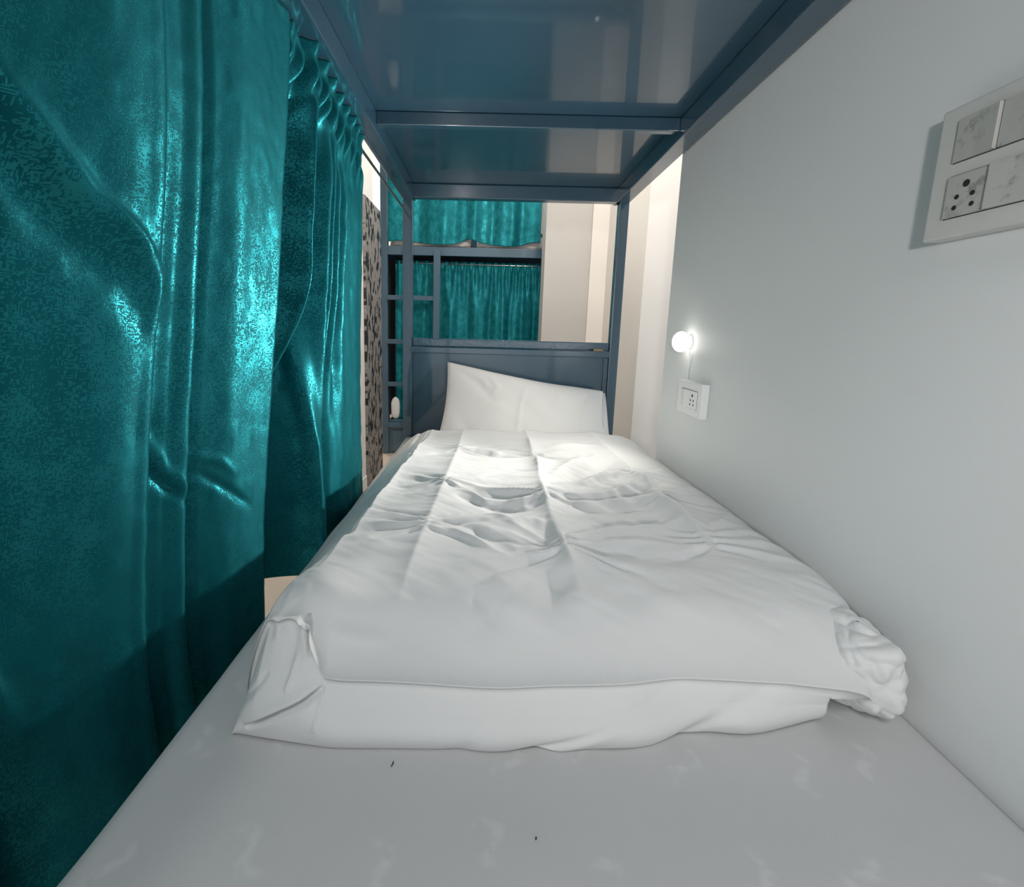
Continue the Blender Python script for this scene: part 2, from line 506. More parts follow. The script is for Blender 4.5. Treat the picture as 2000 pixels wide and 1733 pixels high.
def build_mattress():
    root = empty('mattress', (0.085, 1.0, 0.353), 'grey woven mattress on the lower bunk, bare in the foreground', 'mattress')
    xs0, xs1, z0, z1 = -0.345, 0.5285, 0.353, 0.500
    prof = []
    # dense top
    r = 0.022
    corner = lambda cx, cz, a0, a1: [(cx + r * math.cos(math.radians(a)), cz + r * math.sin(math.radians(a))) for a in np.linspace(a0, a1, 8)]
    prof += corner(xs1 - r, z0 + r, -90, 0)
    prof += corner(xs1 - r, z1 - r, 0, 90)
    prof += [(x, z1) for x in np.linspace(xs1 - r, xs0 + r, 60)[1:-1]]
    prof += corner(xs0 + r, z1 - r, 90, 180)
    prof += corner(xs0 + r, z0 + r, 180, 270)
    prof = np.array(prof)
    ys = np.concatenate([np.linspace(0.03, 1.0, 110), np.linspace(1.0, 1.935, 30)[1:]])
    A = np.zeros((len(prof), len(ys), 3))
    A[:, :, 0] = prof[:, 0][:, None]; A[:, :, 1] = ys[None, :]; A[:, :, 2] = prof[:, 1][:, None]
    top = sstep(A[:, :, 2], z1 - 0.02, z1)
    und = 0.0012 * vnoise(A[:, :, 0] * 7, A[:, :, 1] * 5, 3) + 0.0008 * vnoise(A[:, :, 0] * 20 + 5, A[:, :, 1] * 15, 4)
    A[:, :, 2] += top * und
    sidew = 0.002 * vnoise(A[:, :, 1] * 8, A[:, :, 1] * 0, 9)
    A[:, :, 0] += np.where(A[:, :, 0] < xs0 + r, sidew - 0.002, 0)
    # round the foot end
    me = grid_mesh('mattress_body', A, closed_u=True)
    body = link('cover', me, MAT['mattress'], root, smooth=True)
    # end panels
    for y, nm in ((0.03, 'end_panel'), (1.935, 'end_panel')):
        bm = bmesh.new(); f = bm.faces.new([bm.verts.new((p[0], y, p[1])) for p in prof])
        bmesh.ops.triangulate(bm, faces=[f])
        m2 = bpy.data.meshes.new(nm); bm.to_mesh(m2); bm.free()
        link(nm, m2, MAT['mattress'], root)
    return root


build_mattress()


# ------------------------------------------------------------------ duvet
def interp(x, pts):
    p = np.array(pts); return np.interp(x, p[:, 0], p[:, 1])


def duvet_height(X, Y):
    """height of the top layer over the mattress (z=0.5), no side fall-off"""
    ramp = interp(X, [(-0.30, 0.075), (-0.20, 0.09), (-0.10, 0.17), (0.4, 0.19)])
    H = 0.062 + 0.058 * np.sin(np.clip((Y - 0.45) / ramp, 0, 1) * math.pi / 2) ** 0.9
    H = H - 0.012 * sstep(Y, 0.8, 1.5)
    # pressed folds: longitudinal creases at x = -0.09, 0.122, 0.357
    D = np.zeros_like(X)

    def crease(xc, a, wl, wr, fade=None):
        d = X - xc
        k = a * np.where(d < 0, np.exp(d / wl), np.exp(-d / wr))
        if fade is not None: k = k * fade
        return k
    wob = 0.006 * vnoise(Y * 6, Y * 0 + 2.3, 21)
    D += crease(-0.088 + interp(Y, [(0.40, -0.022), (0.64, -0.011), (0.98, 0.0), (1.3, 0.009), (1.5, 0.009)]), 0.0085, 0.035, 0.05, sstep(Y, 0.40, 0.62))
    D += crease(0.122 + wob + interp(Y, [(0.5, 0.006), (0.7, -0.003), (0.95, -0.003), (1.3, 0.009)]), 0.013, 0.018, 0.045, sstep(Y, 0.50, 0.62) * (0.75 + 0.25 * np.cos((Y - 0.68) * 2 * math.pi / 0.235)))
    D += crease(0.357 + wob, 0.008, 0.03, 0.03, sstep(Y, 0.62, 0.8))
    D += crease(-0.205 + wob * 0.8 + interp(Y, [(0.5, -0.02), (1.4, 0.017)]), 0.006, 0.012, 0.03, sstep(Y, 0.55, 0.7))
    # puffs between creases
    cx = [-0.25, -0.095, 0.122, 0.357, 0.52]
    for a, b in zip(cx, cx[1:]):
        t = np.clip((X - a) / (b - a), 0, 1)
        D += 0.006 * np.sin(t * math.pi) ** 2 * vnoise(X * 3 + a * 9, Y * 5.2 + 1.1, 31)

    WOB = vnoise(X * 38, Y * 38, 47)

    def ridge(pts, w, a, asym=0.0, taper=0.25):
        d, t, s = polydist(X, Y, pts)
        tp = np.sin(np.clip(t, 0, 1) * math.pi) ** 0.75
        ww = w * (0.55 + 0.6 * tp)
        d = np.abs(d * s + 0.30 * w * WOB)
        return a * tp * np.exp(-(d / ww) ** 1.35)
    R = 0
    # crosswise folds pinched between the longitudinal creases
    R += ridge([(-0.079, 1.29), (0.015, 1.25), (0.130, 1.259), (0.172, 1.222)], 0.016, -0.006)
    R += ridge([(-0.079, 1.31), (0.03, 1.28), (0.130, 1.275)], 0.012, 0.004)
    R += ridge([(-0.088, 0.979), (0.003, 0.954), (0.088, 0.930), (0.117, 0.909)], 0.010, 0.007)
    R += ridge([(-0.085, 0.955), (0.0, 0.925), (0.07, 0.905), (0.117, 0.905)], 0.009, -0.006)
    R += ridge([(-0.088, 0.970), (0.003, 0.882), (0.073, 0.872), (0.117, 0.905)], 0.014, 0.008)
    R += ridge([(-0.06, 0.90), (0.02, 0.845), (0.08, 0.845), (0.115, 0.875)], 0.018, -0.007)
    R += ridge([(-0.097, 0.741), (-0.036, 0.707), (0.012, 0.659), (0.042, 0.635)], 0.010, 0.006)
    R += ridge([(-0.09, 0.765), (-0.02, 0.735), (0.03, 0.69), (0.085, 0.675), (0.118, 0.690)], 0.014, -0.006)
    R += ridge([(0.010, 0.700), (0.05, 0.668), (0.118, 0.680)], 0.008, 0.004)
    R += ridge([(0.0, 0.80), (0.05, 0.77), (0.115, 0.79)], 0.016, 0.006)
    # pocket of shade just left of the centre crease
    R += ridge([(0.092, 0.66), (0.098, 0.72), (0.104, 0.80)], 0.018, -0.008)
    R += ridge([(0.085, 0.52), (0.095, 0.57), (0.090, 0.62)], 0.022, -0.006)
    R += ridge([(-0.013, 0.50), (0.01, 0.53), (0.0, 0.57)], 0.022, -0.006)
    R += ridge([(0.02, 0.60), (0.04, 0.56), (0.03, 0.52)], 0.03, 0.004)
    # right of the centre: folds fanning out from the pinched nodes
    R += ridge([(0.118, 0.674), (0.165, 0.694), (0.229, 0.693), (0.357, 0.702)], 0.010, 0.006)
    R += ridge([(0.118, 0.665), (0.17, 0.672), (0.25, 0.660), (0.33, 0.672)], 0.016, -0.005)
    R += ridge([(0.135, 0.70), (0.19, 0.735), (0.28, 0.755), (0.36, 0.80)], 0.013, 0.006)
    R += ridge([(0.14, 0.72), (0.2, 0.765), (0.29, 0.785), (0.36, 0.83)], 0.013, -0.006)
    R += ridge([(0.130, 0.89), (0.235, 0.928), (0.30, 0.975), (0.389, 1.041)], 0.013, 0.008)
    R += ridge([(0.14, 0.875), (0.235, 0.905), (0.32, 0.955), (0.389, 0.99)], 0.013, -0.007)
    R += ridge([(0.159, 0.852), (0.255, 0.887), (0.359, 0.924)], 0.012, 0.007)
    R += ridge([(0.16, 0.83), (0.26, 0.855), (0.35, 0.885)], 0.016, -0.007)
    R += ridge([(0.140, 0.966), (0.23, 1.008), (0.30, 1.07), (0.359, 1.138)], 0.015, 0.009)
    R += ridge([(0.15, 1.00), (0.21, 1.05), (0.27, 1.12), (0.34, 1.21)], 0.020, -0.009)
    R += ridge([(0.15, 1.06), (0.20, 1.13), (0.28, 1.24)], 0.018, 0.007)
    R += ridge([(0.16, 1.26), (0.22, 1.25), (0.30, 1.30)], 0.02, -0.008)
    R += ridge([(0.17, 1.33), (0.25, 1.37), (0.34, 1.40)], 0.02, 0.006)
    # humps at the right crease
    R += ridge([(0.345, 0.935), (0.356, 0.83), (0.372, 0.708)], 0.016, 0.007)
    R += ridge([(0.350, 1.10), (0.357, 1.03), (0.362, 0.97)], 0.014, 0.006)
    R += ridge([(0.365, 0.76), (0.42, 0.80), (0.48, 0.88)], 0.012, 0.004)
    R += ridge([(0.37, 0.93), (0.42, 0.96), (0.48, 1.03)], 0.012, 0.004)
    R += ridge([(0.37, 1.10), (0.42, 1.12), (0.47, 1.18)], 0.012, 0.004)
    # left panel: shallow folds running to the outer edge
    rr0 = random.Random(3)
    for yy, aa, dy in ((1.33, 0.004, 0.06), (1.20, -0.004, 0.07), (1.08, 0.005, 0.05), (0.98, -0.005, 0.05), (0.90, 0.005, 0.045), (0.83, -0.004, 0.05), (0.77, 0.005, 0.06), (0.72, -0.005, 0.06), (0.68, 0.004, 0.06)):
        R += ridge([(-0.29, yy - dy), (-0.21, yy - 0.012), (-0.15, yy), (-0.10, yy + 0.004)], 0.015, aa * 0.5 * (0.4 + rr0.random()))
    # fine strain lines around nodes
    rr = random.Random(5)
    for nx, ny, cnt in ((0.117, 0.905, 16), (0.118, 0.676, 18), (0.128, 1.262, 10), (-0.088, 0.975, 7), (-0.097, 0.741, 7), (0.357, 0.93, 6), (0.36, 1.06, 6)):
        for _ in range(cnt):
            sgn = rr.choice((-1, 1)); L = rr.uniform(0.05, 0.12); an = rr.gauss(0, 0.35)
            oy = rr.gauss(0, 0.030)
            p0 = (nx + sgn * 0.008, ny + oy * 0.6); p1 = (nx + sgn * L * 0.5, ny + oy + L * 0.5 * math.sin(an)); p2 = (nx + sgn * L, ny + oy * 1.4 + L * math.sin(an) * 1.2)
            R += ridge([p0, p1, p2], rr.uniform(0.0035, 0.007), rr.choice((-1, 1)) * rr.uniform(0.0007, 0.0017))
    # fans of long soft folds spreading from the pinched nodes
    def fan(p, w, a):
        d, t, sd = polydist(X, Y, p)
        tp = (1 - t) ** 0.7 * np.clip(t / 0.06, 0, 1)
        ww = w * (0.45 + 1.5 * t)
        dd = np.abs(d * sd + 0.35 * ww * WOB)
        return a * tp * np.exp(-(dd / ww) ** 1.3)
    rf = random.Random(17)
    for nx, ny, sides in ((0.120, 0.676, (-1, 1)), (0.117, 0.905, (-1, 1)), (0.128, 1.262, (-1, 1)), (0.360, 0.72, (-1, 1)), (0.358, 0.93, (-1, 1)), (0.358, 1.10, (-1, 1)), (-0.096, 0.741, (-1, 1)), (-0.088, 0.979, (-1, 1)), (-0.080, 1.29, (-1, 1))):
        for sg in sides:
            for q in range(7):
                an = (-0.62 + 1.24 * (q + rf.uniform(-0.3, 0.3)) / 6)
                L = rf.uniform(0.10, 0.19)
                oy = 0.022 * (q - 3) / 3
                p0 = (nx + sg * 0.004, ny + oy); p1 = (nx + sg * L * 0.5, ny + oy + L * 0.5 * math.sin(an)); p2 = (nx + sg * L, ny + oy + L * math.sin(an) * rf.uniform(0.7, 1.1))
                R += fan([p0, p1, p2], rf.uniform(0.006, 0.010), (1 if q % 2 else -1) * rf.uniform(0.0022, 0.0042))
    # broad and small unevenness
    N = 0.003 * vnoise(X * 9, Y * 7, 41) + 0.0016 * vnoise(X * 16 + 3, Y * 34, 42) + 0.0007 * vnoise(X * 30, Y * 90 + X * 40, 43)
    w = sstep(Y, 0.46, 0.60) * (1 - 0.4 * sstep(Y, 1.45, 1.6))
    return H + w * (D * 1.45 + R * 1.65) + N * sstep(Y, 0.455, 0.56)


def build_duvet():
    root = empty('duvet', (0.1, 1.0, 0.5), 'thick white duvet folded in layers across the lower bunk, creased along its folds', 'duvet')
    nu, nv = 330, 430
    # x positions, denser at sides
    s = np.concatenate([np.linspace(0, 0.16, 110), np.linspace(0.16, 1, nu - 109)[1:]])
    nu = len(s)
    U = s
    # profile rows: 0..nf front face, the rest top and back
    nf = 60
    nb = 40
    nt = nv - nf - nb
    xl_b = lambda y: interp(y, [(0.43, -0.272), (0.47, -0.274), (0.56, -0.292), (0.66, -0.306), (0.9, -0.312), (1.7, -0.312)])
    xr = 0.440
    P = np.zeros((nu, nv, 3))
    yF_pts = [(-0.34, 0.47), (-0.271, 0.453), (-0.22, 0.446), (-0.156, 0.438), (-0.10, 0.440), (-0.018, 0.442), (0.02, 0.439), (0.06, 0.447), (0.12, 0.448), (0.185, 0.452), (0.22, 0.466), (0.258, 0.479), (0.302, 0.473), (0.33, 0.478), (0.398, 0.499), (0.404, 0.500), (0.406, 0.545), (0.45, 0.56), (0.53, 0.60)]
    # nominal x for top
    x_nom = -0.272 + (xr + 0.272) * s
    ker = np.hanning(31); ker /= ker.sum()
    smo = lambda a: np.convolve(np.pad(a, 15, mode='edge'), ker, mode='valid')
    yF = interp(x_nom, yF_pts); yF = np.where(x_nom > 0.37, yF, smo(yF))
    yC = yF + 0.016 + 0.004 * vnoise(x_nom * 9, x_nom * 0 + 0.5, 51)
    yC = smo(np.minimum(smo(yF) + yC - yF, 0.482)) + 0.030 * (1 - sstep(x_nom, -0.215, -0.165))
    # crease height along x
    zC = interp(x_nom, [(-0.272, 0.600), (-0.235, 0.610), (-0.207, 0.609), (-0.195, 0.597), (-0.171, 0.566), (-0.150, 0.563), (-0.075, 0.561), (0.035, 0.559), (0.146, 0.561), (0.255, 0.560), (0.342, 0.558), (0.45, 0.548), (0.53, 0.53)]); ker2 = np.hanning(9); ker2 /= ker2.sum(); zC = np.convolve(np.pad(zC, 4, mode='edge'), ker2, mode='valid')
    for j in range(nf):
        t = j / (nf - 1)
        # lower layer front, slight belly
        bel = 0.006 * np.sin(math.pi * t) + 0.004 * np.sin(math.pi * np.clip(t * 1.4, 0, 1))
        y = yF + (yC - yF) * t ** 1.6 - bel
        z = 0.502 + (zC - 0.502 - 0.004) * t
        xx = np.minimum(x_nom, 0.403)
        # folds in the lower layer, rising from the hem
        fold = 0.004 * np.exp(-((xx - 0.09 - 0.10 * t) / 0.02) ** 2) * (1 - t) - 0.004 * np.exp(-((xx - 0.06 - 0.16 * t) / 0.016) ** 2) * (1 - t * 0.6) \
            - 0.005 * np.exp(-((xx - 0.225 - 0.10 * t) / 0.018) ** 2) * (1 - 0.5 * t) - 0.002 * np.exp(-((xx + 0.02 - 0.05 * t) / 0.014) ** 2) * (1 - t)
        P[:, j, 0] = xx; P[:, j, 1] = y - fold; P[:, j, 2] = z
    yt0 = yC + 0.012
    # top rows: a rolled lip over the lower layer, then the top
    nl = 12
    lip = 0.0045
    for k in range(nl):
        a = math.radians(-95 + 85 * k / (nl - 1))
        P[:, nf + k, 0] = x_nom
        P[:, nf + k, 1] = yC + 0.004 - lip * math.cos(a)
    ys = yC + 0.004 - lip * math.cos(math.radians(-10))
    for k in range(nl, nt):
        t = (k - nl + 1) / (nt - nl)
        P[:, nf + k, 1] = ys + (1.575 - ys) * t ** 1.2
        P[:, nf + k, 0] = x_nom
    Y = P[:, nf:nf + nt, 1]
    # spread columns to the true edges
    xl = xl_b(Y)
    xr = interp(Y, [(0.43, 0.438), (0.48, 0.448), (0.54, 0.478), (0.60, 0.508), (0.66, 0.522), (0.8, 0.5245), (1.7, 0.5245)])
    X = xl + (xr - xl) * s[:, None]
    P[:, nf:nf + nt, 0] = X
    H = duvet_height(X, Y) + 0.014 * np.exp(-((X + 0.215) / 0.040) ** 2 - ((Y - 0.545) / 0.055) ** 2)
    H0 = (zC - 0.5)[:, None]
    zl = H0 + lip * (1 + math.sin(math.radians(-10)))
    q = np.clip((Y - ys[:, None]) / 0.09, 0, 1)
    Htop = zl + (np.maximum(H, zl) - zl) * (1 - (1 - q) ** 2)
    for k in range(nl):
        a = math.radians(-95 + 85 * k / (nl - 1))
        Htop[:, k] = H0[:, 0] + lip * (1 + math.sin(a))
    H = Htop
    # side fall-off
    dl = (X - xl); dr = (xr - X)
    wl = interp(Y, [(0.45, 0.022), (0.52, 0.034), (0.6, 0.065), (0.72, 0.10), (1.6, 0.11)])
    wr = interp(Y, [(0.45, 0.03), (0.6, 0.05), (0.75, 0.085), (1.6, 0.095)])
    fl = np.sqrt(np.clip(1 - (1 - np.clip(dl / wl, 0, 1)) ** 2, 0, 1)); fl = 0.55 * fl + 0.45 * np.clip(dl / wl, 0, 1)
    fr_ = np.sqrt(np.clip(1 - (1 - np.clip(dr / wr, 0, 1)) ** 2, 0, 1))
    flo = interp(Y, [(0.43, 0.85), (0.56, 0.75), (0.66, 0.38), (1.7, 0.35)])
    fr_ = flo + (1 - flo) * fr_
    Z = 0.502 + H * fl * fr_
    P[:, nf:nf + nt, 2] = Z
    # back rows fall to the mattress
    last = P[:, nf + nt - 1].copy()
    for k in range(nb):
        a = (k + 1) / nb * math.pi / 2
        P[:, nf + nt + k, 0] = last[:, 0] 
        P[:, nf + nt + k, 1] = last[:, 1] + 0.055 * math.sin(a) + 0 * last[:, 0]
        P[:, nf + nt + k, 2] = 0.502 + (last[:, 2] - 0.502) * math.cos(a)
    # left front: fall of the front face with the side
    edge = np.clip((x_nom + 0.272) / 0.026, 0, 1)
    fe = 0.55 * np.sqrt(np.clip(1 - (1 - edge) ** 2, 0, 1)) + 0.45 * edge
    P[:, :nf, 2] = 0.502 + (P[:, :nf, 2] - 0.502) * fe[:, None]
    # gift-wrap folds at the left front corner, placed on the (x, z) front view
    FX, FZ = P[:, :, 0], P[:, :, 2]
    near = 1 - sstep(P[:, :, 1], 0.54, 0.62)

    def dent(pts, w, a, taper=0.2):
        d, tt, sd = polydist(FX, FZ, pts)
        tp = np.clip(np.minimum(tt, 1 - tt) / taper, 0.0, 1) ** 0.6
        return a * tp * np.exp(-(d / w) ** 2) * near
    push = dent([(-0.206, 0.613), (-0.200, 0.604), (-0.195, 0.594), (-0.191, 0.585)], 0.0025, 0.016)
    push += dent([(-0.228, 0.622), (-0.220, 0.606), (-0.212, 0.592), (-0.208, 0.578)], 0.010, 0.007, 0.3)
    push += dent([(-0.236, 0.632), (-0.235, 0.612), (-0.232, 0.594)], 0.005, -0.004)
    push += dent([(-0.170, 0.560), (-0.188, 0.549), (-0.212, 0.537), (-0.256, 0.514)], 0.0030, 0.011)
    push += dent([(-0.172, 0.567), (-0.195, 0.553), (-0.220, 0.541), (-0.258, 0.520)], 0.005, -0.004)
    push += dent([(-0.234, 0.570), (-0.252, 0.548), (-0.270, 0.527)], 0.0025, 0.004)
    push += dent([(-0.206, 0.588), (-0.207, 0.572), (-0.212, 0.556)], 0.0025, -0.003)
    push += dent([(-0.170, 0.556), (-0.172, 0.540), (-0.176, 0.522)], 0.0025, -0.002)
    push += dent([(-0.180, 0.600), (-0.150, 0.592), (-0.110, 0.588)], 0.006, -0.003)
    P[:, :, 1] += push
    me = grid_mesh('duvet_cover', P)
    link('cover', me, MAT['white'], root, smooth=True)
    return root


duvet = build_duvet()


def build_tuft(root):
    """bunched corner of the duvet cover by the wall"""
    nu, nv = 120, 90
    th = np.linspace(0, 2 * math.pi, nu, endpoint=False)[:, None]; ph = np.linspace(0.02, math.pi - 0.02, nv)[None, :]
    dx = np.sin(ph) * np.cos(th); dy = np.sin(ph) * np.sin(th); dz = np.cos(ph) + 0 * th
    c = np.array([0.462, 0.534, 0.557])
    r = np.ones_like(dx)
    rg = np.random.default_rng(3)
    # faceted crumple: planes cutting a ball
    dirs = rg.normal(size=(15, 3)); dirs /= np.linalg.norm(dirs, axis=1)[:, None]
    dist = rg.uniform(0.70, 0.98, 15)
    D = np.stack([dx, dy, dz], -1)
    dots = D @ dirs.T
    lim = np.where(dots > 0.05, dist / np.maximum(dots, 0.05), 9)
    r = ((np.minimum(lim, 3.0) ** -9.0).sum(-1)) ** (-1 / 9.0)
    r = np.minimum(r * 1.08, 1.10)
    ang = np.arctan2(dz - 0.10, dx - 0.15)
    fine = 0.06 * np.abs(np.sin(ang * 3.0 + 1.8 * vnoise(dx * 3, dz * 3, 60))) * np.clip(-dy, 0, 1) * np.clip(np.hypot(dz - 0.10, dx - 0.15) * 2, 0, 1) + 0.11 * (np.abs(vnoise(dx * 2.3 + 9 + dy, dz * 2.3 + dy * 2, 61)) - 0.3) + 0.08 * (np.abs(vnoise(dx * 4.3 + 3, dz * 4.3 - dy * 3, 63)) - 0.3)
    r = r + fine
    S = np.array([0.047, 0.052, 0.057])
    P = c + D * r[..., None] * S
    # slant along the wall
    P[..., 0] = np.minimum(P[..., 0], 0.5262)
    P[..., 2] = np.maximum(P[..., 2], 0.5015)
    me = grid_mesh('tuft', P, closed_u=True)
    link('bunched_corner', me, MAT['white'], root, smooth=True)


build_tuft(duvet)


# ------------------------------------------------------------------ pillow
def build_pillow():
    root = empty('pillow', (0.14, 1.75, 0.51), 'plump white pillow leaning on the blue headboard behind the duvet', 'pillow')
    n = 90
    u = np.linspace(0, 1, n)[:, None]; v = np.linspace(0, 1, n)[None, :]
    BL = np.array([-0.190, 1.665, 0.512]); BR = np.array([0.452, 1.655, 0.512])
    TL = np.array([-0.166, 1.905, 0.822]); TR = np.array([0.462, 1.885, 0.722])
    B = (BL * (1 - u)[..., None] + BR * u[..., None]) * (1 - v)[..., None] + (TL * (1 - u)[..., None] + TR * u[..., None]) * v[..., None]
    eu = np.sin(math.pi * u) ; ev = np.sin(math.pi * v)
    # edges draw in between the corners
    inw = 0.018
    nrm = np.cross(BR - BL, TL - BL); nrm /= np.linalg.norm(nrm); nrm *= np.sign(-nrm[1])
    ex = (BR - BL) / np.linalg.norm(BR - BL); ey = (TL - BL) / np.linalg.norm(TL - BL)
    B = B + ex * (inw * ev * (1 - 2 * u))[..., None] * 0.9 + ey * (inw * eu * (1 - 2 * v))[..., None]
    dome = (np.clip(4 * u * (1 - u), 0, 1) ** 0.42) * (np.clip(4 * v * (1 - v), 0, 1) ** 0.45)
    wr = 0.004 * vnoise(u * 6 + 2, v * 3, 71) + 0.003 * vnoise(u * 11 + v * 5, v * 4 + 1, 72)
    k = dome * (0.052 + wr)
    # pressed crease down the middle and folds running from the corners
    d, t, s = polydist(u + 0 * v, v + 0 * u, [(0.46, 0.05), (0.47, 0.45), (0.50, 0.80)])
    k = k + 0.0035 * np.exp(-(d / 0.012) ** 2) * dome
    for pts, a, w in (([(0.03, 0.95), (0.2, 0.75), (0.32, 0.5)], -0.006, 0.04), ([(0.97, 0.93), (0.85, 0.7), (0.80, 0.4)], -0.006, 0.04), ([(0.28, 0.9), (0.33, 0.72), (0.30, 0.6)], 0.004, 0.02), ([(0.22, 0.85), (0.26, 0.7)], 0.003, 0.02),
                      ([(0.12, 0.3), (0.2, 0.12)], -0.004, 0.03), ([(0.7, 0.95), (0.72, 0.7), (0.68, 0.5)], 0.003, 0.02), ([(0.84, 0.1), (0.87, 0.5), (0.93, 0.9)], 0.004, 0.012)):
        d, t, s = polydist(u + 0 * v, v + 0 * u, pts)
        tp = np.clip(np.minimum(t, 1 - t) / 0.3, 0, 1) ** 0.5
        k = k + a * tp * np.exp(-(d / w) ** 2) * dome
    Fr = B + nrm * (k + 0.003 * (dome > 0))[..., None]
    Bk = B - nrm * (dome * 0.028)[..., None]
    me = grid_mesh('pillow_front', Fr); link('front', me, MAT['pillow'], root, smooth=True)
    me = grid_mesh('pillow_back', Bk[:, ::-1]); link('back', me, MAT['pillow'], root, smooth=True)
    # open hem of the pillowcase at the right end
    hu = np.linspace(0, 1, 12)[:, None]; hv = np.linspace(0.02, 0.98, 50)[None, :]
    R0 = BR * (1 - hv)[..., None] + TR * hv[..., None]
    off = ex * (-0.012 + 0.020 * hu)[..., None] - nrm * (0.012 + 0.010 * np.sin(hv * 5) * hu)[..., None]
    me = grid_mesh('pillow_hem', R0 + off); link('case_hem', me, MAT['pillow'], root, smooth=True)
    return root


build_pillow()


# ------------------------------------------------------------------ curtains
def spline(xs, pts):
    """smooth monotone-free Catmull-Rom through (x, value)"""
    p = np.array(pts, float); x = p[:, 0]; y = p[:, 1]
    m = np.gradient(y, x)
    i = np.clip(np.searchsorted(x, xs) - 1, 0, len(x) - 2)
    h = x[i + 1] - x[i]; t = np.clip((xs - x[i]) / h, 0, 1)
    return (2 * t ** 3 - 3 * t ** 2 + 1) * y[i] + (t ** 3 - 2 * t ** 2 + t) * h * m[i] + (-2 * t ** 3 + 3 * t ** 2) * y[i + 1] + (t ** 3 - t ** 2) * h * m[i + 1]


def cloth(name, P, mat, parent, thick=0.0012):
    """P (nu, nv, 3); uv from arc lengths"""
    du = np.linalg.norm(np.diff(P, axis=0), axis=2); U = np.concatenate([np.zeros((1, P.shape[1])), np.cumsum(du, 0)], 0)
    U = np.repeat(U.mean(1)[:, None], P.shape[1], 1)
    dv = np.linalg.norm(np.diff(P, axis=1), axis=2); V = np.concatenate([np.zeros((P.shape[0], 1)), np.cumsum(dv, 1)], 1)
    V = np.repeat(V.mean(0)[None, :], P.shape[0], 0)
    me = grid_mesh(name, P, np.stack([U, V], -1))
    o = link(name, me, mat, parent, smooth=True)
    sm = o.modifiers.new('thickness', 'SOLIDIFY'); sm.thickness = thick; sm.offset = 0
    return o


